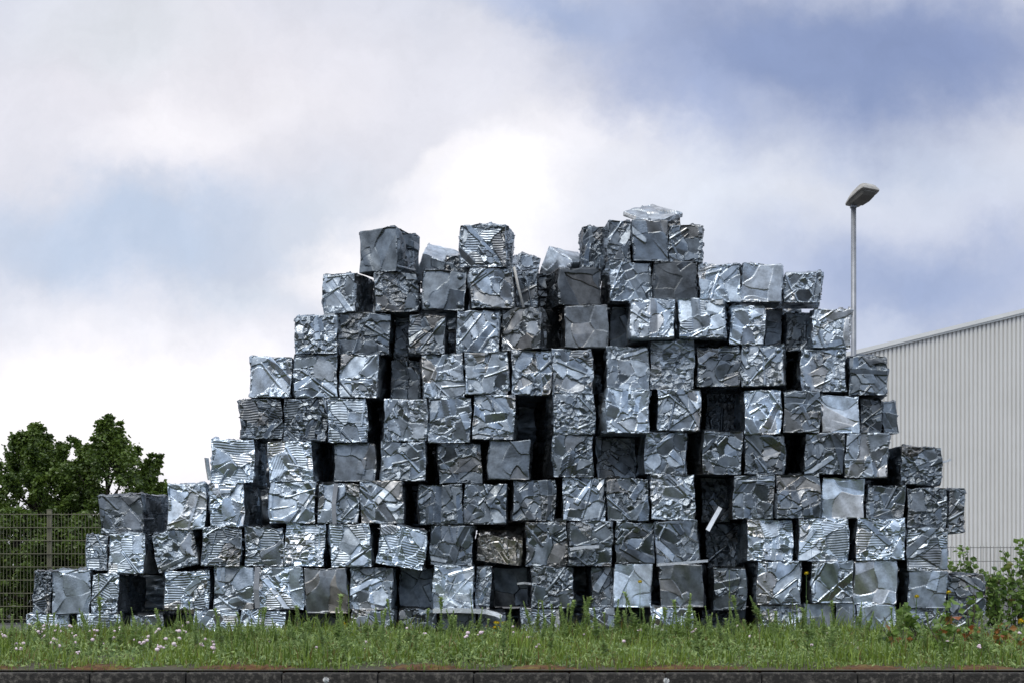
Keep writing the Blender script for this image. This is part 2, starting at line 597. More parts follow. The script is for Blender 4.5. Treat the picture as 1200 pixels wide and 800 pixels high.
# ================================================================== street lamp
LD = 40.0
lx = px2x(1000.3, LD)
lamp = empty('street_lamp', (lx, LD, 0))
tag(lamp, 'tall grey street lamp with a tilted flat lamp head behind the bales', 'street lamp')
lh = px2z(241, LD)
m_ = MB()
m_.tube([(0, 0, -0.1), (0, 0, lh * 0.5), (0, 0, lh)], [0.082, 0.066, 0.062], 14)
m_.build('pole', M_POLE, lamp, True)
m_ = MB()
m_.box(-0.075, 0.075, -0.075, 0.075, lh - 0.06, lh + 0.05)
m_.build('pole_bracket', M_POLE, lamp, bevel=0.01)
head = empty('lamp_head', (0, 0, lh + 0.02))
head.parent = lamp
head.rotation_euler = Euler((R(-19), R(4), R(24)), 'XYZ')      # points towards the road, tilted up


def loft(secs, cap=True):
    n = len(secs[0])
    vs = [p for s in secs for p in s]
    fs = []
    for i in range(len(secs) - 1):
        for j in range(n):
            fs.append((i * n + j, (i + 1) * n + j, (i + 1) * n + (j + 1) % n, i * n + (j + 1) % n))
    if cap:
        fs.append(tuple(range(n)))
        fs.append(tuple((len(secs) - 1) * n + j for j in range(n - 1, -1, -1)))
    return vs, fs


secs, secb = [], []
for yy, hw, zt in ((0.10, 0.15, 0.06), (0.06, 0.19, 0.10), (-0.20, 0.25, 0.19), (-0.56, 0.26, 0.20), (-0.66, 0.25, 0.17), (-0.72, 0.225, 0.07)):
    secs.append([(-hw, yy, 0), (-hw, yy, 0.035), (-hw * 0.72, yy, zt * 0.9), (-hw * 0.3, yy, zt), (hw * 0.3, yy, zt), (hw * 0.72, yy, zt * 0.9), (hw, yy, 0.035), (hw, yy, 0)])
hd = MB(); hd.add(*loft(secs)); hd.build('lamp_hood', M_HOOD, head, bevel=0.008)
for yy, hw, zb in ((-0.05, 0.15, -0.03), (-0.12, 0.205, -0.07), (-0.36, 0.22, -0.10), (-0.56, 0.21, -0.09), (-0.66, 0.18, -0.03)):
    secb.append([(-hw, yy, -0.004), (hw, yy, -0.004), (hw * 0.8, yy, zb), (-hw * 0.8, yy, zb)])
hb = MB(); hb.add(*loft(secb)); hb.build('lamp_bowl', M_BOWL, head, bevel=0.01)

# ================================================================== fences


def mesh_fence(name, pxa, pxb, d, pytop, pybot, rows, postpx, label, mat, base=False):
    xa, xb = px2x(pxa, d), px2x(pxb, d)
    zt, zb = px2z(pytop, d), px2z(pybot, d)
    root = empty(name, ((xa + xb) / 2, d, 0))
    tag(root, label, 'fence')
    ox = (xa + xb) / 2
    m = MB()
    x = xa
    while x < xb:
        m.box(x - ox - 0.0025, x - ox + 0.0025, -0.0025, 0.0025, zb, zt)
        x += 0.05
    for i in range(rows):
        z = zt - 0.025 - (zt - zb - 0.06) * i / (rows - 1)
        for y in (-0.0125, 0.0125):
            m.box(xa - ox, xb - ox, y - 0.004, y + 0.004, z - 0.005, z + 0.005)
    m.build('wire_panel', mat, root)
    for p in postpx:
        m = MB()
        m.box(px2x(p, d) - ox - 0.035, px2x(p, d) - ox + 0.035, 0.022, 0.07, -0.05, zt + 0.03)
        m.box(px2x(p, d) - ox - 0.038, px2x(p, d) - ox + 0.038, 0.018, 0.074, zt + 0.031, zt + 0.045)
        m.build('post', mat, root, bevel=0.004)
    if base:
        m = MB()
        m.box(xa - ox, xb - ox, -0.05, 0.12, -0.02, zb - 0.01)
        m.build('base_beam', M_PLINTH, root, bevel=0.008)
    return root


mesh_fence('mesh_fence', -420, 245, 25.0, 600, 728, 9, (-345, -144, 57, 225), 'olive green wire mesh fence before the trees at the left of the pile', M_FENCE)
mesh_fence('mesh_fence', 1020, 1720, 25.6, 639, 724, 6, (1030, 1215, 1410, 1610), 'grey wire mesh fence in front of the pale hall', M_FENCE2, True)

# ================================================================== bales
def face_detail(rng, style, tone, W, H, nu, nv):
    """height field, sheet albedo, roughness, crinkle and warmth for one face of crushed sheet"""
    X, Y = np.meshgrid(np.linspace(0, W, nu), np.linspace(0, H, nv))
    base = {0: 0.16, 1: 0.29, 2: 0.48, 3: 0.76}[tone] * rng.uniform(0.88, 1.12)  # tone 0: shade of the hollows put into the colour, also dark grey plates
    #        nbig  stretch p_crush tilt  nsmall tsmall p_rib nstrip
    nbig, stretch, pcr, tb, nsm, ts, prib, nst = {
        'c': (11, 1.5, 0.70, 0.14, 100, 0.30, 0.10, 3),
        'f': (11, 1.8, 0.22, 0.12, 80, 0.25, 0.04, 3),
        'd': (9, 3.0, 0.12, 0.11, 75, 0.24, 0.00, 6),
        's': (5, 1.6, 0.00, 0.06, 70, 0.20, 0.00, int(rng.random() < .4)),
        'r': (9, 1.5, 0.28, 0.10, 85, 0.27, 0.75, 2)}[style]

    def wob(a, f):
        p = rng.uniform(0, 6.28, 6)
        return a * (np.sin(f * X + p[0] + 1.3 * np.sin(f * .7 * Y + p[1])) + np.sin(f * 1.1 * Y + p[2] + 1.7 * np.sin(f * .6 * X + p[3])))

    def cells(n, st, warp):
        sx, sy = rng.uniform(-.03, W + .03, n), rng.uniform(-.03, H + .03, n)
        # each cell is stretched along its own direction, so the pieces come out as slivers and shards
        th = rng.uniform(0, np.pi) + rng.normal(0, .7, n)
        k = rng.uniform(1.0, st, n)
        d1 = np.full(X.shape, 9.0); d2 = np.full(X.shape, 9.0)
        ix = np.zeros(X.shape, int)
        Xw, Yw = X + wob(warp, 17), Y + wob(warp, 19)
        for i in range(n):
            dx, dy = Xw - sx[i], Yw - sy[i]
            p = (dx * np.cos(th[i]) + dy * np.sin(th[i])) / k[i]
            q = (-dx * np.sin(th[i]) + dy * np.cos(th[i])) * 1.0
            d = np.sqrt(p * p + q * q)
            up = d < d1
            d2 = np.where(up, d1, np.minimum(d2, d))
            ix = np.where(up, i, ix)
            d1 = np.where(up, d, d1)
        return ix, d1, d2 - d1, sx, sy

    ib, db, eb, sx, sy = cells(nbig, stretch, 0.006)
    tx, ty = rng.normal(0, tb, nbig), rng.normal(0, tb, nbig)
    cv = rng.normal(0, 0.5, nbig)
    lv = rng.uniform(-0.008, 0.008, nbig)
    dx, dy = X - sx[ib], Y - sy[ib]
    ca = rng.uniform(0, np.pi, nbig)
    cc = dx * np.cos(ca[ib]) + dy * np.sin(ca[ib])
    co = rng.uniform(-.06, .06, nbig)
    hb = lv[ib] + np.clip(tx[ib] * dx + ty[ib] * dy, -.02, .02) + cv[ib] * tb * 6 * cc * cc * 0.6 + rng.normal(0, tb * .9, nbig)[ib] * np.abs(cc - co[ib]) * 0.6
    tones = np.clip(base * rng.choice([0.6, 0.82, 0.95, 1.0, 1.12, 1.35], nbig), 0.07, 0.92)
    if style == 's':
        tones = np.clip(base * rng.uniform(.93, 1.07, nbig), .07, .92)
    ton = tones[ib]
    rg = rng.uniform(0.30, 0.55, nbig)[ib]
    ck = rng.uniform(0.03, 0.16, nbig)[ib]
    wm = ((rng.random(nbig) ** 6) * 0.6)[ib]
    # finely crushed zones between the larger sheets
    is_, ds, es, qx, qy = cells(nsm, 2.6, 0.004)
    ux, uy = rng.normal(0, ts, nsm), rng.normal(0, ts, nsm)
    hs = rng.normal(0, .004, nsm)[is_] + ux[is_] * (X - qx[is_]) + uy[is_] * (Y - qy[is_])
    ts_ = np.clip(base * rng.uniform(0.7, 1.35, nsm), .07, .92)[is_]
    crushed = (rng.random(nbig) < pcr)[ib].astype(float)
    ed = np.minimum(np.minimum(X, W - X), np.minimum(Y, H - Y))
    rim = (ed < 0.020 + wob(0.012, 23) + (0.012 if style in 'cr' else 0.0)).astype(float)
    seam = (eb < 0.006 + wob(0.005, 31)).astype(float)
    if style == 's':
        rim = (ed < 0.008 + wob(0.010, 15)).astype(float); seam *= 0.0
    mk = np.maximum(np.maximum(crushed, rim), seam * 0.8)
    h = hb * (1 - mk) + (0.55 * hb + hs) * mk
    ton = ton * (1 - mk) + ts_ * mk
    rg = rg * (1 - mk) + rng.uniform(0.28, 0.42) * mk
    ck = ck * (1 - mk) + 0.42 * mk
    # corrugated pieces: straight fine ribs, mostly level
    if prib > 0:
        rb = (rng.random(nbig) < prib)
        ang = np.where(rng.random(nbig) < 0.85, rng.normal(0, .05, nbig), rng.normal(0, .5, nbig))
        fr = rng.uniform(32, 38)
        co_ = Y * np.cos(ang[ib]) + X * np.sin(ang[ib]) + wob(0.0035, 9)
        tri = np.abs((co_ * fr) % 1.0 - 0.5) * 2
        on = rb[ib] * (1 - 0.75 * np.maximum(crushed * 0.6, seam)) * (0.6 + 0.4 * (wob(0.5, 11) > -0.3))
        h = h + (tri - 0.5) * 0.0046 * on
        ck = ck * (1 - 0.5 * rb[ib])
    # straight folded strips and torn sheets lying over the rest
    for k in range(nst):
        if style == 's':
            hl, hw = rng.uniform(.08, .16), rng.uniform(.03, .07)
        else:
            hl, hw = rng.uniform(.10, .34), rng.choice([rng.uniform(.008, .02), rng.uniform(.02, .06)])
        th = rng.choice([R(38), R(-42), R(62), R(-60), R(10), R(90)]) + rng.normal() * 0.2
        cx, cy = rng.uniform(0, W), rng.uniform(0, H)
        ex, ey = X - cx, Y - cy
        a = ex * math.cos(th) + ey * math.sin(th)
        b = -ex * math.sin(th) + ey * math.cos(th)
        m = np.minimum(hl - np.abs(a), hw * (1 - 0.5 * rng.random() * (a / hl + 1) * .5) - np.abs(b))
        t = rng.normal() * .7
        m = np.minimum(m, hl * .8 - (a * math.cos(t) + b * math.sin(t)))
        on = (m > 0).astype(float)
        pl = 0.35 * hb + rng.uniform(0.002, 0.010) + rng.normal() * 0.18 * b + rng.normal() * 0.05 * a
        if hw < .021:
            pl = pl + 0.5 * (hw - np.abs(b))
        h = h * (1 - on) + pl * on
        ton = ton * (1 - on) + np.clip(base * rng.choice([.7, .95, 1.2, 1.4]), .07, .92) * on
        rg = rg * (1 - on) + rng.uniform(.24, .45) * on
        ck = ck * (1 - on) + 0.06 * on
    h = h - np.mean(h)
    return np.clip(h, -0.034, 0.026), ton, rg, ck, wm


def bale_mesh(name, seed, W, D, H, style, tone, bumps=False, nf=80, warm=0.0, top=None):
    rng = np.random.default_rng(seed)
    allv, allf, alla = [], [], []
    off = 0
    r = 0.005
    nd = 30 if D < 0.8 else 36
    ph = rng.uniform(0, 6.28, (6,))
    faces = (('front', (-W / 2, 0, 0), (1, 0, 0), (0, 0, 1), W, H, nf, nf),
             ('right', (W / 2, 0, 0), (0, 1, 0), (0, 0, 1), D, H, nd, nf),
             ('left', (-W / 2, D, 0), (0, -1, 0), (0, 0, 1), D, H, nd, nf),
             ('top', (-W / 2, 0, H), (1, 0, 0), (0, 1, 0), W, D, nf, nd),
             ('bottom', (-W / 2, D, 0), (1, 0, 0), (0, -1, 0), W, D, nf, nd),
             ('back', (W / 2, D, 0), (-1, 0, 0), (0, 0, 1), W, H, 14, 14))
    for fn_, o, U, V, fw, fh, nu, nv in faces:
        o, U, V = np.array(o, float), np.array(U, float), np.array(V, float)
        Nn = np.cross(U, V)
        uu, vv_ = np.meshgrid(np.linspace(0, fw, nu), np.linspace(0, fh, nv))
        P = o + uu[..., None] * U + vv_[..., None] * V
        lo = np.array((-W / 2 + r, r, r)); hi = np.array((W / 2 - r, D - r, H - r))
        Q = np.clip(P, lo, hi)
        d = P - Q
        ln = np.linalg.norm(d, axis=-1, keepdims=True)
        nrm = np.where(ln > 1e-9, d / np.maximum(ln, 1e-9), Nn)
        P2 = Q + nrm * r
        st = style if fn_ in ('front',) else (style if style in 'cr' else rng.choice(['f', 'c', 'd']))
        if top:
            st = top
        h, ton, rg, ck, wm = face_detail(rng, st, tone, fw, fh, nu, nv)
        ed = np.minimum(np.minimum(uu, fw - uu), np.minimum(vv_, fh - vv_))
        msk = smooth01(ed / 0.012)
        hh = h * msk
        if bumps and fn_ == 'front':
            for bx in (0.13, 0.87):
                for by in (0.13, 0.87):
                    if rng.random() < 0.15:
                        continue
                    rr = np.hypot(uu - (bx + rng.normal() * .01) * fw, vv_ - (by + rng.normal() * .01) * fh)
                    hh += 0.028 * np.sqrt(np.clip(1 - (rr / 0.034) ** 2, 0, 1))
        P2 = P2 + nrm * hh[..., None]
        # ragged, slightly bulging block (same function on every face, so the edges meet)
        x, y, z = P2[..., 0], P2[..., 1], P2[..., 2]
        jx = 0.010 * np.sin(9 * z + 5 * y + ph[0]) + 0.004 * np.sin(31 * z + ph[1]) * np.sin(23 * y + ph[2])
        jz = 0.008 * np.sin(10 * x + 6 * y + ph[3]) + 0.004 * np.sin(37 * x + ph[4]) * np.sin(19 * y + ph[5])
        jy = 0.006 * np.sin(8 * x + 7 * z + ph[2]) + 0.003 * np.sin(29 * x + 17 * z + ph[0])
        bul = 0.012 * np.sin(np.pi * np.clip(z / H, 0, 1))
        x = x + jx * (np.abs(x) * 2 / W) + np.sign(x) * bul * (np.abs(x) * 2 / W) ** 2 * 0.4
        z = z + jz * np.clip(z / H, 0.0, 1)
        y = y + jy * np.where(y < D / 2, 1, 0.4)
        P2 = np.stack([x, y, np.maximum(z, 0.0)], -1).reshape(-1, 3)
        idx = np.arange(nu * nv).reshape(nv, nu) + off
        allf.append(np.stack([idx[:-1, :-1], idx[:-1, 1:], idx[1:, 1:], idx[1:, :-1]], -1).reshape(-1, 4))
        allv.append(P2)
        alla.append(np.stack([ton, rg, np.clip(wm + warm, 0, 1), ck], -1).reshape(-1, 4))
        off += nu * nv
    return mesh_np(name, np.concatenate(allv), np.concatenate(allf), M_METAL, True, {'sheet': np.concatenate(alla)})


# every bale of the face of the pile, row by row from the bottom, left to right:
# (x0, x1, y0, y1, style, tone[, dict(back=, yaw=, roll=, bumps=, deep=, look=)])
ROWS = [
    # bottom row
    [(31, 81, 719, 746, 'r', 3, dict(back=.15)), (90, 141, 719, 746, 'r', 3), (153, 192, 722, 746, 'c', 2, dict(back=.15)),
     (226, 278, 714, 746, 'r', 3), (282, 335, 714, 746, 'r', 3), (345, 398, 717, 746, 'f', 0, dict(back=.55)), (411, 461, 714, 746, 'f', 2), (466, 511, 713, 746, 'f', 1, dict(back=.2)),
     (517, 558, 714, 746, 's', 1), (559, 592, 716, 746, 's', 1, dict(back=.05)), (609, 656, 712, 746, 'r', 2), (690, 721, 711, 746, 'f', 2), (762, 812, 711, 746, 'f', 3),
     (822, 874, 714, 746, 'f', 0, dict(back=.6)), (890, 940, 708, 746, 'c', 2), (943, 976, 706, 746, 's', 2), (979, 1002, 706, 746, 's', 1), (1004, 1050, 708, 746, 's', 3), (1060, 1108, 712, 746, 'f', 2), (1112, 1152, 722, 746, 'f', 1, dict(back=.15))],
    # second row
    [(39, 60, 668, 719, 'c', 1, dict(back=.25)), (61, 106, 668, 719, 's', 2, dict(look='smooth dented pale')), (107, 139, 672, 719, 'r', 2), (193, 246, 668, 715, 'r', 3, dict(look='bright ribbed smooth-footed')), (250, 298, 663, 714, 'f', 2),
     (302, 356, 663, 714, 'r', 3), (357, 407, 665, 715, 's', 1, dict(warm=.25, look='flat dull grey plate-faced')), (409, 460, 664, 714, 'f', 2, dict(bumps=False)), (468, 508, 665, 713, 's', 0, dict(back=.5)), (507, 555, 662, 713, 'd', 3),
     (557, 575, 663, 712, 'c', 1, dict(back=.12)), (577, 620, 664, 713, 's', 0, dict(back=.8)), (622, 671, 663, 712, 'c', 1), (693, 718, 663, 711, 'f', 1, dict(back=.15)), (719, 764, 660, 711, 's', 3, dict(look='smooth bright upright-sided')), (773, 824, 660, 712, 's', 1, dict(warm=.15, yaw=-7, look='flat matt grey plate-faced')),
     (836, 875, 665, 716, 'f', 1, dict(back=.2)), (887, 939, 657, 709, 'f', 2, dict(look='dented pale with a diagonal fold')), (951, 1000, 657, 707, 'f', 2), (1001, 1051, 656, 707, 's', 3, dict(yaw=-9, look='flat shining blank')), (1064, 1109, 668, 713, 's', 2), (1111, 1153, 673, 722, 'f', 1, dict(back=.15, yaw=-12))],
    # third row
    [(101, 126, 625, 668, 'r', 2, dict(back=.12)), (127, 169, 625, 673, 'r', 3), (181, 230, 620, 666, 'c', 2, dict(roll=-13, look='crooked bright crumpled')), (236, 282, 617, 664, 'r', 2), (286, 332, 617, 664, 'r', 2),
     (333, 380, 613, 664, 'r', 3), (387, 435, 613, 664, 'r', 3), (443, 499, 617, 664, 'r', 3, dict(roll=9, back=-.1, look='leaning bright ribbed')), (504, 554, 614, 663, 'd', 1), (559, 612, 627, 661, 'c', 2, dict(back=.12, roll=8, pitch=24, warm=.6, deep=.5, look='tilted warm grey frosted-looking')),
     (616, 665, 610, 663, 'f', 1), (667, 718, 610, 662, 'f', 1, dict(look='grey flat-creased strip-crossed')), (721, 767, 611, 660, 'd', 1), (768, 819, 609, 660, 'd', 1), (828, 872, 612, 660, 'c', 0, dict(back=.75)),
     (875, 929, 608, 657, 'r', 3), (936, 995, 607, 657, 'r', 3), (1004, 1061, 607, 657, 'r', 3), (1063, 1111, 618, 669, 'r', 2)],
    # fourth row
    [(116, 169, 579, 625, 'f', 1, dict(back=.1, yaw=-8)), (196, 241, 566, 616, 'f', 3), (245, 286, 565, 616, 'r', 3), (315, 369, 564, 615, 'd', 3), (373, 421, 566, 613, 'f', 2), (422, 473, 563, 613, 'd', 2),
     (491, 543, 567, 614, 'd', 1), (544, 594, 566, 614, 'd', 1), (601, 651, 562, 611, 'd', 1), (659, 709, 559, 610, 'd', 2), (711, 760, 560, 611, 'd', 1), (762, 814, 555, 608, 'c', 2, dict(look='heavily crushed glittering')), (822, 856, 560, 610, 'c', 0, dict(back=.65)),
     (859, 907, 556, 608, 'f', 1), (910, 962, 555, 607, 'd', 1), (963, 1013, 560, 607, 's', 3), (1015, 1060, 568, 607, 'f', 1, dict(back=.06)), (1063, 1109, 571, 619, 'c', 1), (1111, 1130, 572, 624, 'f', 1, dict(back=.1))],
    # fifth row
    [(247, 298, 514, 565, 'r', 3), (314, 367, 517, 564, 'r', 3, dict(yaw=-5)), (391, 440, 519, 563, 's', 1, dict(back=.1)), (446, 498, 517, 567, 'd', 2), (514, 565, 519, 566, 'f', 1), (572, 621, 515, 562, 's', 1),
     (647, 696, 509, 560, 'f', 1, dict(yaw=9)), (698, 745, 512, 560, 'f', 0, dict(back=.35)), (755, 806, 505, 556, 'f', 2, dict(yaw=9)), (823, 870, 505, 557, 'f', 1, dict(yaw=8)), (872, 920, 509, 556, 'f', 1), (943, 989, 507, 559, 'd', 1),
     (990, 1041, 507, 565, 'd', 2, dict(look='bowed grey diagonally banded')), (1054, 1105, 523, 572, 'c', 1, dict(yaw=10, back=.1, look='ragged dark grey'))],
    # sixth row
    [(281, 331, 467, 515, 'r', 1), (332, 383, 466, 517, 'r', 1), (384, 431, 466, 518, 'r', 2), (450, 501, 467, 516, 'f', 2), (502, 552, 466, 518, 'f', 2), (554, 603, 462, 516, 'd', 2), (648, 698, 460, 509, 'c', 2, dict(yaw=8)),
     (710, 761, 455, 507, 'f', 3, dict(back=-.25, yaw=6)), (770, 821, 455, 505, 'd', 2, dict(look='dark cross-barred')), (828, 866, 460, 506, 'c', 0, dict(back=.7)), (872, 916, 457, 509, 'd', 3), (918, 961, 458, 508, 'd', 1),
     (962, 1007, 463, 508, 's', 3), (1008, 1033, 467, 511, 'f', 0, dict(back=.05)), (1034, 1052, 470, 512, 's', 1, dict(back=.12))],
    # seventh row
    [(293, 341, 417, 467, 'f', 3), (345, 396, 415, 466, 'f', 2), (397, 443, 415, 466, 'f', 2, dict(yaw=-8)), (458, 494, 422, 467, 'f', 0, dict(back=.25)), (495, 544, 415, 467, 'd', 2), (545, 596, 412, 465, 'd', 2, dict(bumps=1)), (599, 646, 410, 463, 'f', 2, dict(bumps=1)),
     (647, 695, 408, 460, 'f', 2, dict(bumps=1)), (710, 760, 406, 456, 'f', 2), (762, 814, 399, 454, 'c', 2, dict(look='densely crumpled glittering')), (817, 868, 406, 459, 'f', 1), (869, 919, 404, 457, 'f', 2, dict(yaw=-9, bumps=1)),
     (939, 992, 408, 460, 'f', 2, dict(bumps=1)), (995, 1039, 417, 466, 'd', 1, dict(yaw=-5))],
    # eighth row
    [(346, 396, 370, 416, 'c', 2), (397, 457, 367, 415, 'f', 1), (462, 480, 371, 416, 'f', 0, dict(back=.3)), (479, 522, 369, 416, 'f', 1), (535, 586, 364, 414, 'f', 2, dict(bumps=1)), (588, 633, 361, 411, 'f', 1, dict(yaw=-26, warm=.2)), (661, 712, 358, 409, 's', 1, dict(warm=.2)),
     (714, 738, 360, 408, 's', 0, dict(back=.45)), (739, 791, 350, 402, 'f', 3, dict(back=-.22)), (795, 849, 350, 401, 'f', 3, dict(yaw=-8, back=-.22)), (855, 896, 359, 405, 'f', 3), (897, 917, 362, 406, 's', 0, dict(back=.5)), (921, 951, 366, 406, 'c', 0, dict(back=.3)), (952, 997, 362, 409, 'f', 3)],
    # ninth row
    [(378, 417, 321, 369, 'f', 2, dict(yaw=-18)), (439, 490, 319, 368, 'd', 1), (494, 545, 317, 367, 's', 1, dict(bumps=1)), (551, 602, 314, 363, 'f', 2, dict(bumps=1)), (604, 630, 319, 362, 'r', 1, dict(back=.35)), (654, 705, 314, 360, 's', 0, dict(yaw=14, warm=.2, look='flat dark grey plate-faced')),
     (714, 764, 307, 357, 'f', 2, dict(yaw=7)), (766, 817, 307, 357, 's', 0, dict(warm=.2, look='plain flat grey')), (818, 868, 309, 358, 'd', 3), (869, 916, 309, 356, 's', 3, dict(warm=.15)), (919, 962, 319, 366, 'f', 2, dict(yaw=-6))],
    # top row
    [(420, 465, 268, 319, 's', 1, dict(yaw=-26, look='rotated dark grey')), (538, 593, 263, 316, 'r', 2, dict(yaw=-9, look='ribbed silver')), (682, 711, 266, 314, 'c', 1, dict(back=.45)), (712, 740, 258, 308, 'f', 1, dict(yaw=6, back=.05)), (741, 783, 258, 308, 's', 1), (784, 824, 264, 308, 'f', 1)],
]
ORD = ['', 'first', 'second', 'third', 'fourth', 'fifth', 'sixth', 'seventh', 'eighth', 'ninth', 'tenth', 'eleventh', 'twelfth', 'thirteenth', 'fourteenth',
       'fifteenth', 'sixteenth', 'seventeenth', 'eighteenth', 'nineteenth', 'twentieth', 'twenty-first', 'twenty-second', 'twenty-third']
ROWN = ['bottom row', 'second row up', 'third row up', 'fourth row up', 'fifth row up', 'sixth row up', 'seventh row up', 'eighth row up', 'ninth row up', 'top row']
STY = {'c': 'finely crumpled', 'f': 'patchily dented', 'd': 'diagonally creased', 's': 'smooth-faced', 'r': 'horizontally ribbed'}
TON = {0: 'shade-toned dark', 1: 'dull grey', 2: 'blue-grey', 3: 'bright silver'}

D0 = 20.0
placed = []          # (x0,x1,ztop,row)
seed = 100
for ri, row in enumerate(ROWS):
    cur = []
    for bi, ent in enumerate(row):
        x0, x1, y0, y1, sty, tone = ent[:6]
        o_ = ent[6] if len(ent) > 6 else {}
        seed += 1
        rs = random.Random(seed)
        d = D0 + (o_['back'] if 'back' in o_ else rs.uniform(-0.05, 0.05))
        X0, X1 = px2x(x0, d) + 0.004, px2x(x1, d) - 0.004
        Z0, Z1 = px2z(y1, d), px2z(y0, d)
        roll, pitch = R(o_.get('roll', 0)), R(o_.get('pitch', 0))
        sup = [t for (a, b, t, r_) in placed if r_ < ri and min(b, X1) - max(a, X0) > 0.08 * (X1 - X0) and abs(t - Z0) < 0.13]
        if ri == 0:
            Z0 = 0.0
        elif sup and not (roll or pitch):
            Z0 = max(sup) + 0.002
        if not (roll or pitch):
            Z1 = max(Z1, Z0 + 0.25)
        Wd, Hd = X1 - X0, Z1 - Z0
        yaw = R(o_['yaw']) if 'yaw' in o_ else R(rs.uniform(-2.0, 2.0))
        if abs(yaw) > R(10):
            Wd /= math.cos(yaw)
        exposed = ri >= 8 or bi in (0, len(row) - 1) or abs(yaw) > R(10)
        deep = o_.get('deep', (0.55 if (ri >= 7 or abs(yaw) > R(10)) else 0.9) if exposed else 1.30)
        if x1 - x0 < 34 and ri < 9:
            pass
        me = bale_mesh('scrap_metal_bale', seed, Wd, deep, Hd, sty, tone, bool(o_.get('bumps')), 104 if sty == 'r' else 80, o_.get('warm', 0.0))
        o = obj('scrap_metal_bale', me)
        # pivot: middle of the base of the front face
        base = Vector(((X0 + X1) / 2, d, Z0))
        Mx = Matrix.Rotation(yaw, 4, 'Z') @ Matrix.Rotation(R(rs.uniform(-1.1, 1.1)), 4, 'Y') @ Matrix.Rotation(R(rs.uniform(-2.2, 1.5)), 4, 'X')
        if roll or pitch:
            # turn about the middle of the front face, positive roll = clockwise as seen
            ctr = Matrix.Translation((0, 0, Hd / 2))
            Mx = ctr @ Matrix.Rotation(roll, 4, 'Y') @ Matrix.Rotation(pitch, 4, 'X') @ Matrix.Translation((0, 0, -Hd / 2))
        o.matrix_world = Matrix.Translation(base) @ Mx
        look = o_.get('look')
        where = f"{ORD[bi + 1]} from the left in the {ROWN[ri]}"
        if look:
            lab = f"{look} bale, {where}".replace(', bale', ' bale').replace(',,', ',')
        else:
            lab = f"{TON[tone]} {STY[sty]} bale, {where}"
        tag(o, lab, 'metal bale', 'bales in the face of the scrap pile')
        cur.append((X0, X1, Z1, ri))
    placed += cur

# bales of the layer behind, closing the gaps between the front ones
inner_meshes = [bale_mesh('scrap_metal_bale', 900 + i, 0.5, 0.55, 0.5, 'cfdfc'[i], 1, False, 24) for i in range(5)]
DI = 21.42
for ri, row in enumerate(ROWS[:9]):
    for bi in range(len(row) - 1):
        a, b = row[bi], row[bi + 1]
        ca, cb = 0.5 * (a[0] + a[1]), 0.5 * (b[0] + b[1])
        gap = b[0] - a[1]
        rs = random.Random(ri * 100 + bi)
        DI = 21.42
        w = (cb - ca) * DI / F * 0.985
        ztop = min(px2z(a[2], D0), px2z(b[2], D0)) - 0.02
        zbot = max(0.0, 0.5 * (px2z(a[3], D0) + px2z(b[3], D0)))
        if ri == 0:
            zbot = 0
        h = ztop - zbot + 0.012
        o = obj('scrap_metal_bale', inner_meshes[rs.randrange(5)], None, (px2x((ca + cb) / 2, DI), DI + rs.uniform(0, .12), zbot))
        o.scale = (w / 0.5, 1, h / 0.5)
        wh = f"{ORD[bi + 1]} and {ORD[bi + 2]} bales, {ROWN[ri]}"
        tag(o, ("dark inner bale deep in the gap between " if gap > 6 else "inner bale behind the joint of the ") + wh, 'metal bale', 'bales in the inner layer of the scrap pile')

# bales seen over the top of the front ones
for (px0, px1, py0, py1, d, yaw, roll, pitch, sty, tone, lab) in (
    (486, 524, 301, 319, 20.75, 0, 17, 27, 's', 3, 'tilted bale with a pale top lying beside the rotated dark grey top bale'),
    (522, 545, 300, 319, 20.62, 6, 0, 0, 'c', 1, 'small crumpled bale tucked behind the ribbed silver top bale'),
    (602, 628, 298, 320, 20.75, 20, 12, 0, 'f', 2, 'slanting bale corner showing right of the ribbed silver top bale'),
    (655, 700, 306, 316, 20.9, 40, 0, 27, 's', 3, 'pale tilted bale corner peeping out left of the tallest stack'),
    (750, 797, 255.5, 300, 20.66, 3, 0, 0, 'c', 1, 'dark crumpled bale mostly hidden under the pale slab at the very top'),
    (629, 662, 320, 362, 20.95, 4, 0, 0, 'c', 0, 'added dark bale filling the hollow left of the flat dark grey plate-faced bale'),  # added bale in the shade tone, keeps the sky out of the hollow
):
    X0, X1 = px2x(px0, d), px2x(px1, d)
    Z1 = px2z(py0, d)
    seed += 1
    me = bale_mesh('scrap_metal_bale', seed, X1 - X0, 0.5, 0.34 if py1 - py0 < 30 else 0.6, sty, tone, False, 60, 0.15, 's' if sty == 's' else None)
    o = obj('scrap_metal_bale', me)
    o.matrix_world = Matrix.Translation(((X0 + X1) / 2, d, Z1 - (0.34 if py1 - py0 < 30 else 0.6))) @ Euler((R(pitch), R(roll), R(yaw))).to_matrix().to_4x4()
    tag(o, lab, 'metal bale', 'bales in the inner layer of the scrap pile')

# flat crushed slab on the very top
d = 20.15
X0, X1 = px2x(730, d), px2x(800, d)
me = bale_mesh('scrap_metal_slab', 777, 0.50, 0.50, 0.055, 's', 3, False, 60, 0.2, 's')
o = obj('scrap_metal_slab', me)
o.matrix_world = Matrix.Translation((px2x(765, 20.36), 20.36, 4.985)) @ Matrix.Rotation(R(29), 4, 'X') @ Matrix.Rotation(R(43), 4, 'Z') @ Matrix.Translation((0, -0.25, 0))
tag(o, 'flat pale crushed slab tilted on the very top of the pile', 'metal slab')


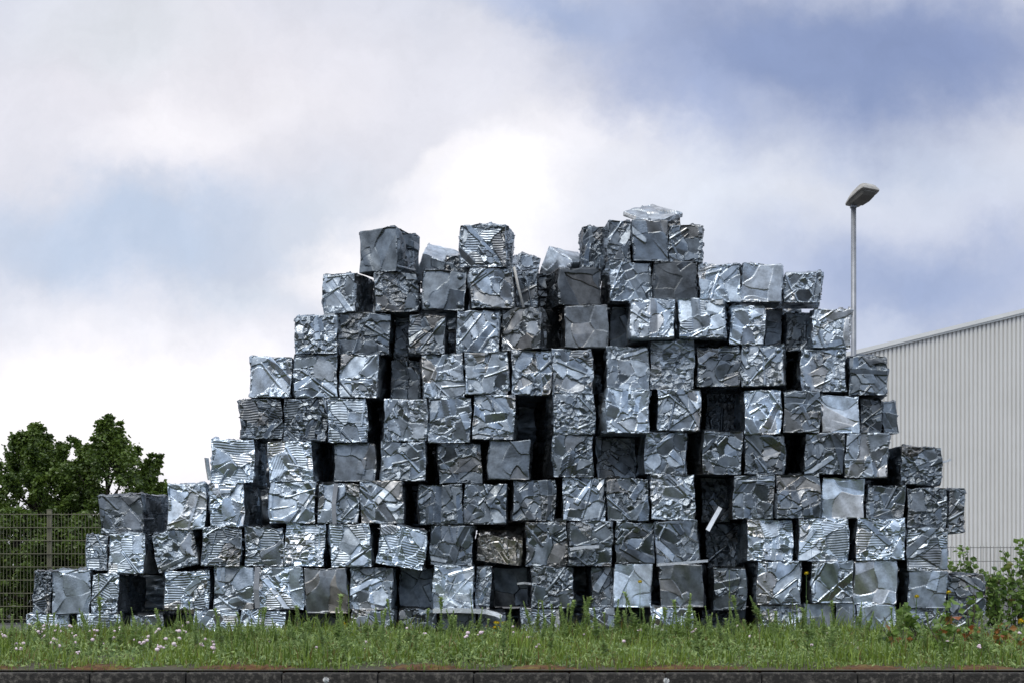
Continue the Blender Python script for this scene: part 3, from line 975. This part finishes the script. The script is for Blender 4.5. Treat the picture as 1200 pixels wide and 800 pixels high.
def strip(name, pts, width, thick, mat, label, cat, ydir=(0, 1, 0)):
    """bent sheet strip along pts, real thickness"""
    m = MB()
    pts = [Vector(p) for p in pts]
    yd = Vector(ydir).normalized()
    secs = []
    for i, p in enumerate(pts):
        t = (pts[min(i + 1, len(pts) - 1)] - pts[max(i - 1, 0)]).normalized()
        n = t.cross(yd).normalized()
        secs.append([p - yd * width / 2 - n * thick / 2, p + yd * width / 2 - n * thick / 2, p + yd * width / 2 + n * thick / 2, p - yd * width / 2 + n * thick / 2])
    m.add(*loft(secs))
    o = m.build(name, mat)
    tag(o, label, cat)
    return o


def P(px, py, d):
    return (px2x(px, d), d, px2z(py, d))


strip('sheet_offcut', [P(508, 715, 19.85), P(540, 714.5, 19.8), P(570, 716, 19.78), P(582, 719, 19.72), P(588, 722, 19.7)], 0.36, 0.05, M_BARE, 'bent pale metal sheet lying on the bottom row like a lid', 'metal sheet')
strip('sheet_offcut', [P(242, 536, 19.9), P(243.5, 548, 19.93), P(246, 562, 19.95)], 0.07, 0.012, M_BARE, 'thin metal flap curling from the leftmost bale of the fifth row up', 'metal strip', (0.5, 1, 0))
strip('sheet_offcut', [P(829, 621, 19.95), P(836, 608, 20.0), P(844, 594, 20.1)], 0.045, 0.05, M_BARE, 'short loose metal strip slanting in the big black gap', 'metal strip')
strip('sheet_offcut', [P(668, 643, 19.88), P(685, 640.5, 19.87), P(702, 640, 19.9)], 0.06, 0.035, M_BARE, 'bright horizontal strip on a flat-creased grey bale, third row up', 'metal strip')
strip('sheet_offcut', [P(392, 613, 19.9), P(391, 590, 19.9), P(394, 566, 19.92)], 0.02, 0.05, M_POLE, 'upright grey metal strip on the fourth row up, left half', 'metal strip')
strip('sheet_offcut', [P(302, 712, 19.93), P(300, 690, 19.92), P(302, 664, 19.95)], 0.02, 0.06, M_POLE, 'upright dull strip between two ribbed bales, second row up', 'metal strip')
strip('sheet_offcut', [P(770, 661.5, 19.86), P(800, 659, 19.84), P(829, 656.5, 19.86)], 0.14, 0.03, M_BARE, 'long flat strip over the matt grey plate-faced bale, second row up', 'metal strip')
strip('sheet_offcut', [P(606, 683.5, 20.4), P(614, 682.5, 20.36), P(622, 683.5, 20.3)], 0.10, 0.025, M_BARE, 'small pale scrap of sheet sticking out in the hollow of the second row up', 'metal strip')
strip('sheet_offcut', [P(1104, 541, 20.2), P(1109, 540, 20.2), P(1114, 538, 20.2)], 0.03, 0.025, M_BARE, 'short metal tab poking from the ragged dark bale at the right edge', 'metal strip')
m_ = MB()
m_.tube([P(602.5, 313, 20.02), P(607, 335, 20.1), P(614, 362, 20.12)], 0.016, 8)
tag(m_.build('loose_rod', M_STICK, smooth=True), 'thin whitish rod leaning between the bales of the ninth row up', 'rod')

# ================================================================== plants


def leaf_cloud(centers, normals_seed, size, n, rng, aspect=1.0, droop=0.2, tint_lo=0.0, tint_hi=1.0, dry=0.0):
    """n four-cornered folded leaves; returns verts, faces, tint"""
    c = centers
    th = rng.uniform(0, 2 * np.pi, n)
    el = rng.normal(0, 0.5, n) - droop
    a = np.stack([np.cos(th) * np.cos(el), np.sin(th) * np.cos(el), np.sin(el)], -1)
    rnd_ = rng.normal(size=(n, 3))
    b = np.cross(a, rnd_)
    b /= np.linalg.norm(b, axis=1, keepdims=True) + 1e-9
    nrm = np.cross(a, b)
    s = (size * rng.uniform(0.6, 1.35, n))[:, None]
    w = s * aspect * 0.5
    p0 = c
    p1 = c + a * s * 0.5 + b * w + nrm * s * 0.12
    p2 = c + a * s
    p3 = c + a * s * 0.5 - b * w + nrm * s * 0.12
    v = np.stack([p0, p1, p2, p3], 1).reshape(-1, 3)
    i = np.arange(n)[:, None] * 4
    f = np.concatenate([i + np.array([[0, 1, 2]]), i + np.array([[0, 2, 3]])], 0)
    t = np.repeat(rng.uniform(tint_lo, tint_hi, n), 4)
    dr = np.repeat((rng.random(n) < dry) * rng.uniform(0.3, 1, n), 4)
    return v, f, np.stack([t, dr, np.zeros_like(t)], -1)


def tree(px, pytop, d, halfw, label, seed, nleaf=14000, crown_low=0.12, lsize=0.085, name='broadleaf_tree', group='trees beyond the left fence'):
    rng = np.random.default_rng(seed)
    x, top = px2x(px, d), px2z(pytop, d)
    root = empty(name, (x, d, 0))
    tag(root, label, 'tree', group)
    # crown envelope: an egg with lumps; clumps of leaves sit in it, limbs run to them
    m = MB()
    m.tube([(0, 0, -0.1), (0.03, 0, top * 0.25), (0.0, 0.05, top * 0.55), (-0.03, 0, top * 0.85)], [0.085, 0.07, 0.045, 0.012], 8)
    nc = 190
    lo = top * crown_low
    t = rng.random(nc) ** 0.8
    env = np.clip(np.minimum(0.75 + 1.2 * t, 3.4 * (1.03 - t)), 0, 1.0) * (1.08 - 0.30 * t)
    an = rng.uniform(0, 2 * np.pi, nc)
    lump = 1 + 0.12 * np.sin(3 * an + seed) * np.sin(5 * t + seed) + 0.10 * rng.normal(size=nc)
    rr = halfw * env * lump * rng.random(nc) ** 0.4 * 0.95
    cl = np.stack([rr * np.cos(an), rr * np.sin(an), lo + (top * 0.95 - lo) * t], -1)
    for k in range(0, nc, 5):
        e = Vector(cl[k])
        z0 = max(top * 0.1, e.z - 0.6 * e.xy.length - 0.25)
        m.tube([(0, 0, z0), (e.x * .5, e.y * .5, z0 + (e.z - z0) * .4), e], [0.03, 0.018, 0.006], 5)
    m.build('trunk', M_BARK, root, True)
    rad = np.minimum(halfw, 0.9) * rng.uniform(0.10, 0.24, nc)
    ctr = np.array([0, 0, lo + (top - lo) * 0.45])
    for k in range(70):
        c0 = cl[rng.integers(0, nc)]
        dv = (c0 - ctr) / np.array([halfw, halfw, (top - lo) * 0.5])
        if np.linalg.norm(dv) < 0.55:
            continue
        dv = dv / np.linalg.norm(dv) + np.array([0, 0, 0.7]) + rng.normal(size=3) * 0.25
        dv /= np.linalg.norm(dv)
        L = halfw * rng.uniform(0.15, 0.38)
        pts = np.array([c0 + dv * L * s for s in (0.3, 0.65, 1.0)])
        pts[:, 2] = np.minimum(pts[:, 2], top * rng.uniform(0.97, 1.03))
        cl = np.concatenate([cl, pts])
        rad = np.concatenate([rad, halfw * np.array([0.10, 0.075, 0.045])])
    which = rng.integers(0, len(cl), nleaf)
    dirs = rng.normal(size=(nleaf, 3))
    dirs /= np.linalg.norm(dirs, axis=1, keepdims=True)
    c = cl[which] + dirs * (rad[which] * rng.random(nleaf) ** 0.45 * np.where(rng.random(nleaf) < 0.10, 1.7, 1.0))[:, None] * np.array([1, 1, 0.8])
    c[:, 2] = np.clip(c[:, 2], 0.05, top * 1.05)
    clump_t = rng.uniform(0, 0.55, len(cl))[which]
    v, f, t = leaf_cloud(c, 0, lsize, nleaf, rng, 0.75, 0.25, 0.0, 0.5)
    t[:, 0] += np.repeat(clump_t, 4)
    t = np.clip(t, 0, 1)
    obj('crown', mesh_np('crown', v, f, M_TREELEAF, False, {'tint': t}), root)
    return root


tree(126, 493, 29.0, 0.98, 'taller pointed dense green tree just left of the pile', 11, 42000, 0.15, 0.062)
tree(42, 503, 29.5, 1.18, 'loose-crowned green tree with ragged top behind the left fence', 12, 44000, 0.12, 0.062)
tree(-34, 516, 29.5, 0.66, 'green tree cut off by the left edge of the picture', 13, 30000, 0.12, 0.062)
tree(88, 541, 30.5, 0.8, 'lower green tree filling the space between the two taller left trees', 15, 26000, 0.1, 0.062)
tree(196, 566, 31.0, 0.42, 'small light green tree peeping out behind the left bales', 14, 12000, 0.1, 0.062)
# hedge bushes under them
for i, (px, py, d, hw, lab) in enumerate((
    (18, 600, 26.6, 0.75, 'dark green bush behind the fence at the far left'),
    (95, 606, 26.9, 0.75, 'dark green bush behind the fence post, beside the pile'),
    (170, 618, 27.2, 0.7, 'dark green bush half hidden behind the left end of the pile'),
    (-70, 590, 26.6, 0.8, 'dark green bush outside the left edge of the picture'))):
    tree(px, py, d, hw, lab, 30 + i, 15000, 0.0, 0.075, 'bush', 'bushes behind the left fence')

# ---- grass: one mesh of blades
rng = np.random.default_rng(77)
n = 62000
gxp = rng.uniform(-8.2, 8.2, n)
gyp = 14.04 + rng.random(n) ** 0.9 * 5.3
dens = 0.5 + 0.5 * np.sin(gxp * 1.7 + 2 * np.sin(gyp * 1.1)) * np.sin(gyp * 2.3 + gxp * 0.6)
dens2 = 0.5 + 0.5 * np.sin(gxp * 5.3 + 1.3) * np.sin(gyp * 6.1 + gxp)
hgt = (0.05 + 0.16 * dens * dens2 + 0.06 * dens2) * rng.uniform(0.5, 1.6, n)
hgt *= 0.55 + 0.45 * smooth01((gyp - 14.05) / 0.6)
hgt *= np.where(dens2 * dens < 0.10, 0.35, 1.0)
az = rng.uniform(0, 2 * np.pi, n)
lean = rng.uniform(0.05, 0.75, n) * hgt
wd = rng.uniform(0.0025, 0.0075, n)
dirx, diry = np.cos(az), np.sin(az)
gzp = gz(gyp)
side = np.stack([-diry, dirx, np.zeros(n)], -1)
b0 = np.stack([gxp, gyp, gzp - 0.01], -1)
b1 = b0 + np.stack([dirx * lean * 0.3, diry * lean * 0.3, hgt * 0.6], -1)
b2 = b0 + np.stack([dirx * lean, diry * lean, hgt], -1)
vs = np.stack([b0 - side * wd[:, None], b0 + side * wd[:, None], b1 + side * wd[:, None] * .8, b1 - side * wd[:, None] * .8, b2], 1).reshape(-1, 3)
i5 = np.arange(n)[:, None] * 5
fs = np.concatenate([i5 + np.array([[0, 1, 2]]), i5 + np.array([[0, 2, 3]]), i5 + np.array([[3, 2, 4]])], 0)
patch = 0.5 + 0.5 * np.sin(gxp * 0.9 + 4) * np.sin(gxp * 2.1 + gyp)
tt = np.clip(rng.uniform(0, 0.7, n) + 0.35 * patch, 0, 1)
dr = (rng.random(n) < 0.12 + 0.10 * (np.sin(gxp * 1.3 + 1) > 0.5)) * rng.uniform(0.3, 1.0, n)
tint = np.repeat(np.stack([tt, dr, np.zeros(n)], -1), 5, axis=0)
tag(obj('grass', mesh_np('grass', vs, fs, M_GRASS, False, {'tint': tint})), 'rough green grass covering the verge between kerb and bales', 'grass', kind='stuff')

# ---- small leafy ground cover
n = 40000
cx = rng.uniform(-8.2, 8.2, n)
cy = 14.25 + rng.random(n) * 5.0
hh = (0.03 + 0.15 * rng.random(n) ** 1.5 * (0.5 + 0.5 * np.sin(cx * 2.7 + cy) ** 2))
c = np.stack([cx, cy, gz(cy) + hh * (0.4 + 0.6 * smooth01((cy - 14.2) / .8))], -1)
v, f, t = leaf_cloud(c, 0, 0.045, n, rng, 0.4, -0.5, 0, 1, 0.05)
tag(obj('leafy_ground_cover', mesh_np('leafy_ground_cover', v, f, M_WEED, False, {'tint': t})), 'low leafy weeds mixed through the grass of the verge', 'ground cover', kind='stuff')

# ---- pale pink clover heads and small white daisies in the grass
mb_v, mb_f = [], []


def ico_points(r, c, squash=0.85):
    u = []
    nu_, nv_ = 7, 5
    for j in range(nv_):
        t = math.pi * j / (nv_ - 1)
        for i in range(nu_):
            a = 2 * math.pi * i / nu_
            u.append((c[0] + r * math.sin(t) * math.cos(a), c[1] + r * math.sin(t) * math.sin(a), c[2] + r * squash * math.cos(t)))
    fc = [(j * nu_ + i, (j + 1) * nu_ + i, (j + 1) * nu_ + (i + 1) % nu_, j * nu_ + (i + 1) % nu_) for j in range(nv_ - 1) for i in range(nu_)]
    return u, fc


rnd = random.Random(9)
mp = MB()
for i in range(105):
    px = rnd.uniform(0, 260) if i < 70 else rnd.uniform(300, 1200)
    d = rnd.uniform(14.6, 18.5)
    x = px2x(px, d)
    z = gz(d) + rnd.uniform(0.10, 0.22)
    mp.add(*ico_points(rnd.uniform(0.012, 0.023), (x, d, z)))
    for _k in range(rnd.randrange(0, 3)):
        mp.add(*ico_points(rnd.uniform(0.008, 0.016), (x + rnd.uniform(-.03, .03), d + rnd.uniform(-.03, .03), z + rnd.uniform(-.02, .01))))
tag(mp.build('clover_flowers', M_PINK, smooth=True), 'pale pink clover heads scattered in the grass', 'flowers', kind='stuff')

# ---- tall spire weeds


def weed_mesh(seed, h, nl, dark=0.0):
    rng = np.random.default_rng(seed)
    m = MB()
    bx, by = rng.normal() * 0.06, rng.normal() * 0.06
    pts = [(0, 0, -0.02), (bx * .3, by * .3, h * 0.4), (bx, by, h * 0.97)]
    m.tube(pts, [0.005, 0.004, 0.0015], 5)
    sv = np.array(m.v)
    tri = []
    for fc in m.f:
        for k in range(1, len(fc) - 1):
            tri.append((fc[0], fc[k], fc[k + 1]))
    t = rng.random(nl) ** 0.75
    z = t * h
    base = np.stack([bx * t ** 1.5, by * t ** 1.5, z], -1)
    L = 0.066 * np.clip(1.12 - t, 0, 1) ** 0.33 * (0.75 + 0.35 * np.sin(9 * t + rng.uniform(0, 6))) * rng.uniform(0.5, 1.35, nl) * (h / 0.6) ** 0.4
    L *= np.where(t < 0.12, 0.5, 1)
    an = np.arange(nl) * 2.399 + rng.normal(0, .3, nl)
    el = 0.55 + 0.5 * t + rng.normal(0, .22, nl)
    a = np.stack([np.cos(an) * np.cos(el), np.sin(an) * np.cos(el), np.sin(el)], -1)
    s = np.stack([-np.sin(an), np.cos(an), np.zeros(nl)], -1)
    w = (L * 0.16 + 0.003)[:, None]
    tip = base + a * L[:, None] + np.array([0, 0, -1]) * (L * 0.15)[:, None]
    mid = base + a * (L * 0.5)[:, None]
    v = np.stack([base, mid + s * w, tip, mid - s * w], 1).reshape(-1, 3)
    i = np.arange(nl)[:, None] * 4 + len(sv)
    f = np.concatenate([np.array(tri), i + np.array([[0, 1, 2]]), i + np.array([[0, 2, 3]])], 0)
    tv = np.repeat(np.clip(rng.uniform(0.1, .7, nl) + 0.35 * t, 0, 1), 4) * (1 - dark)
    tint = np.zeros((len(sv) + 4 * nl, 3))
    tint[:len(sv), 0] = 0.4
    tint[len(sv):, 0] = tv
    tint[len(sv):, 1] = np.repeat((rng.random(nl) < 0.06) * 0.7 + dark * 0.5, 4)
    return mesh_np('tall_weed', np.concatenate([sv, v]), f, M_WEED, False, {'tint': tint})


weeds = [weed_mesh(300 + i, 0.6, 270 + 20 * (i % 4)) for i in range(8)]
dweed = [weed_mesh(330 + i, 0.6, 120, 0.55) for i in range(3)]
known = [(48, 716), (62, 718), (90, 726), (103, 732), (117, 700), (130, 728), (190, 716), (222, 712), (230, 722), (246, 730), (262, 732), (290, 733), (353, 710), (373, 722), (346, 728),
         (397, 698), (440, 712), (448, 716), (479, 725), (500, 713), (517, 700), (531, 722), (547, 735), (610, 732), (621, 728), (641, 722), (649, 708), (665, 704), (681, 700), (690, 698), (700, 712), (709, 718), (722, 702),
         (748, 694), (757, 713), (762, 722), (780, 712), (789, 722), (806, 696), (796, 704), (822, 716), (852, 712), (868, 720), (866, 698), (878, 726), (895, 698), (905, 716), (930, 722), (940, 704), (951, 712), (966, 722), (978, 704), (1000, 722), (1014, 716), (1028, 728), (1046, 712),
         (12, 726), (28, 722), (160, 724), (176, 732), (318, 736), (332, 738), (560, 738), (585, 736), (596, 726)]
rnd = random.Random(21)
WL = 'slender green weed with narrow leaves rising from the grass before the bales'
DW = 'thin brownish seeding weed standing darker than its green neighbours before the bales'
for i, (px, py) in enumerate(known):
    d = rnd.uniform(16.0, 19.2)
    zt = px2z(py, d)
    z0 = float(gz(d))
    o = obj('tall_weed', weeds[i % 8], None, (px2x(px, d), d, z0), (0, 0, rnd.uniform(0, 6.28)))
    s = (zt - z0) / 0.6
    w_ = max(0.9, min(1.5, s * 1.7))
    o.scale = (w_, w_, s)
    tag(o, WL, 'weed', 'slender green weeds')
for i in range(170):
    d = rnd.uniform(14.7, 19.2)
    px = rnd.uniform(-20, 1210)
    h = rnd.uniform(0.18, 0.46)
    o = obj('tall_weed', weeds[i % 8], None, (px2x(px, d), d, float(gz(d))), (0, 0, rnd.uniform(0, 6.28)))
    o.scale = (0.9, 0.9, h / 0.6)
    tag(o, WL, 'weed', 'slender green weeds')
for i, (px, py) in enumerate(((118, 672), (410, 686), (734, 686), (855, 668), (930, 700), (1000, 706), (1018, 712), (555, 690))):
    d = rnd.uniform(17.5, 19.2)
    z0 = float(gz(d))
    o = obj('tall_weed', dweed[i % 3], None, (px2x(px, d), d, z0), (0, 0, rnd.uniform(0, 6.28)))
    s = (px2z(py, d) - z0) / 0.6
    o.scale = (0.5, 0.5, s)
    tag(o, DW, 'weed', 'thin brownish seeding weeds')

# ---- yellow flowering weeds
for k, (px, py, nfl, spread, lab) in enumerate((
    (401, 729, 5, 0.022, 'yellow flowering weed beside a tall green spire, in front of a black hollow'),
    (583, 729, 7, 0.09, 'branching weed with several small yellow flowers before the pale lid sheet'),
    (750, 681, 1, 0.01, 'tall thin weed with one yellow flower before the smooth bright bale'),
    (945, 671, 1, 0.01, 'tall thin weed with one yellow flower standing in a black gap'),
    (1073, 698, 2, 0.05, 'weed with yellow flowers among broad leaves by the right bales'),
    (1111, 693, 2, 0.03, 'weed with yellow flowers before the last bale on the right'),
    (1196, 726, 3, 0.03, 'yellow flowering weed at the right edge of the picture'))):
    d = rnd.uniform(17.4, 18.8)
    z0 = float(gz(d))
    x = px2x(px, d)
    zt = px2z(py, d) - z0
    root = empty('yellow_flowering_weed', (x, d, z0))
    tag(root, lab, 'wildflower', 'yellow flowering weeds')
    ms_ = MB(); mf = MB()
    for j in range(nfl):
        ex, ez = (rnd.uniform(-spread, spread), zt - abs(rnd.gauss(0, spread * 0.6))) if j else (0, zt)
        ey = rnd.uniform(-spread, spread)
        ms_.tube([(0, 0, 0), (ex * .2, ey * .2, zt * 0.55), (ex, ey, ez)], [0.004, 0.003, 0.002], 5)
        for p in range(8):
            a = p * math.pi / 4
            Mm = Matrix.Translation((ex, ey, ez)) @ Matrix.Rotation(R(-50), 4, 'X') @ Matrix.Rotation(a, 4, 'Z')
            mf.add([Mm @ Vector(q_) for q_ in ((0, 0, 0.002), (0.015, -0.008, 0.004), (0.030, 0, 0.0), (0.015, 0.008, 0.004))], [(0, 1, 2, 3)])
        mf.add(*ico_points(0.009, (ex, ey - 0.003, ez + 0.002)))
    for j in range(10):
        z = zt * rnd.uniform(0.1, 0.75); a = rnd.uniform(0, 6.28); l = rnd.uniform(.03, .06)
        q0 = Vector((0, 0, z)); q1 = q0 + Vector((math.cos(a) * l, math.sin(a) * l, l * .5)); s_ = Vector((-math.sin(a), math.cos(a), 0)) * 0.005
        ms_.add([q0, (q0 + q1) / 2 + s_, q1, (q0 + q1) / 2 - s_], [(0, 1, 2, 3)])
    ms_.build('stem', M_WEED, root)
    mf.build('flower_head', M_YELLOW, root)

# ---- broad-leaved plants at the right


def broad_plant(name, px, pytop, d, hw, nst, label, seed, group, nleaf=60, lsize=0.10, red=0.0, light=0.0, cat='shrub'):
    rng = np.random.default_rng(seed)
    z0 = float(gz(d)) if d < 19.5 else 0.0
    top = px2z(pytop, d) - z0
    root = empty(name, (px2x(px, d), d, z0))
    tag(root, label, cat, group)
    m = MB()
    cs = []
    for k in range(nst):
        ex, ey = rng.uniform(-hw, hw), rng.uniform(-hw, hw) * 0.6
        ez = top * (rng.uniform(0.55, 1.0) if k else 1.0)
        p = [np.array((ex * .25, ey * .25, -0.02)), np.array((ex * .5, ey * .5, ez * .5)), np.array((ex, ey, ez))]
        m.tube(p, [0.008, 0.006, 0.003], 5)
        for j in range(nleaf // nst):
            s = rng.random() ** 0.7
            q = p[0] * (1 - s) ** 2 + 2 * p[1] * s * (1 - s) + p[2] * s * s
            cs.append(q + rng.normal(size=3) * 0.02)
    m.build('stem', M_BARK, root, True)
    cs = np.array(cs)
    n = len(cs)
    v, f, t = leaf_cloud(cs, 0, lsize, n, rng, 0.8, 0.05, light, 1, 0.04)
    t[:, 2] = np.repeat((rng.random(n) < red) * rng.uniform(0.5, 1, n), 4)
    obj('foliage', mesh_np('foliage', v, f, M_BROAD, False, {'tint': t}), root)


BG = 'broad-leaved weeds at the right end of the verge'
broad_plant('broadleaf_weed', 1085, 706, 16.6, 0.24, 6, 'broad-leaved green weed before the last bales on the right', 51, BG, 120, 0.095, 0.03, 0.2)
broad_plant('broadleaf_weed', 1138, 684, 17.4, 0.16, 4, 'tall broad-leaved weed rising right of the pile end', 52, BG, 60, 0.09, 0.0, 0.3)
broad_plant('broadleaf_weed', 1056, 722, 16.2, 0.16, 4, 'low broad-leaved weed with one dark red leaf cluster', 53, BG, 50, 0.08, 0.12)
broad_plant('broadleaf_weed', 1112, 728, 15.5, 0.2, 5, 'low leafy weed close to the kerb at the right', 54, BG, 70, 0.08, 0.04, 0.3)
broad_plant('broadleaf_weed', 1160, 732, 16.5, 0.34, 9, 'weed with orange and red autumn leaves at the lower right', 55, BG, 190, 0.065, 0.6)
broad_plant('broadleaf_weed', 1195, 742, 15.8, 0.25, 6, 'reddish leafy weed in the lower right corner', 56, BG, 90, 0.07, 0.35)
SG = 'shrubs along the right fence'
broad_plant('shrub', 1140, 640, 24.2, 0.45, 9, 'open light green shrub before the right fence, beside the pile end', 61, SG, 420, 0.085, 0, 0.1)
broad_plant('shrub', 1192, 632, 24.0, 0.35, 8, 'dense green shrub before the fence at the right edge', 62, SG, 480, 0.085, 0, 0.1)
broad_plant('shrub', 1172, 668, 23.6, 0.4, 9, 'low bushy shrub at the foot of the right fence', 63, SG, 480, 0.08, 0, 0)

# ---- dandelion clocks at the foot of the kerb
for px, py, lab in ((382, 796, 'white dandelion clock before the kerb, left of centre'), (781, 797, 'white dandelion clock before the kerb, right of centre')):
    d = 13.72
    root = empty('dandelion', (px2x(px, d), d, -0.26))
    tag(root, lab, 'wildflower', 'dandelion clocks by the kerb')
    zt = px2z(py, d) + 0.26
    m_ = MB(); m_.tube([(0.01, 0, 0), (0, 0, zt)], 0.0025, 5); m_.build('stem', M_WEED, root)
    m_ = MB()
    rnd2 = random.Random(px)
    for k in range(130):
        v_ = Vector((rnd2.gauss(0, 1), rnd2.gauss(0, 1), rnd2.gauss(0, 1))).normalized()
        s_ = v_.orthogonal().normalized() * 0.002
        p0 = Vector((0, 0, zt))
        m_.add([p0, p0 + v_ * 0.022 + s_, p0 + v_ * 0.026, p0 + v_ * 0.022 - s_], [(0, 1, 2, 3)])
    m_.build('seed_head', M_WHITE, root)
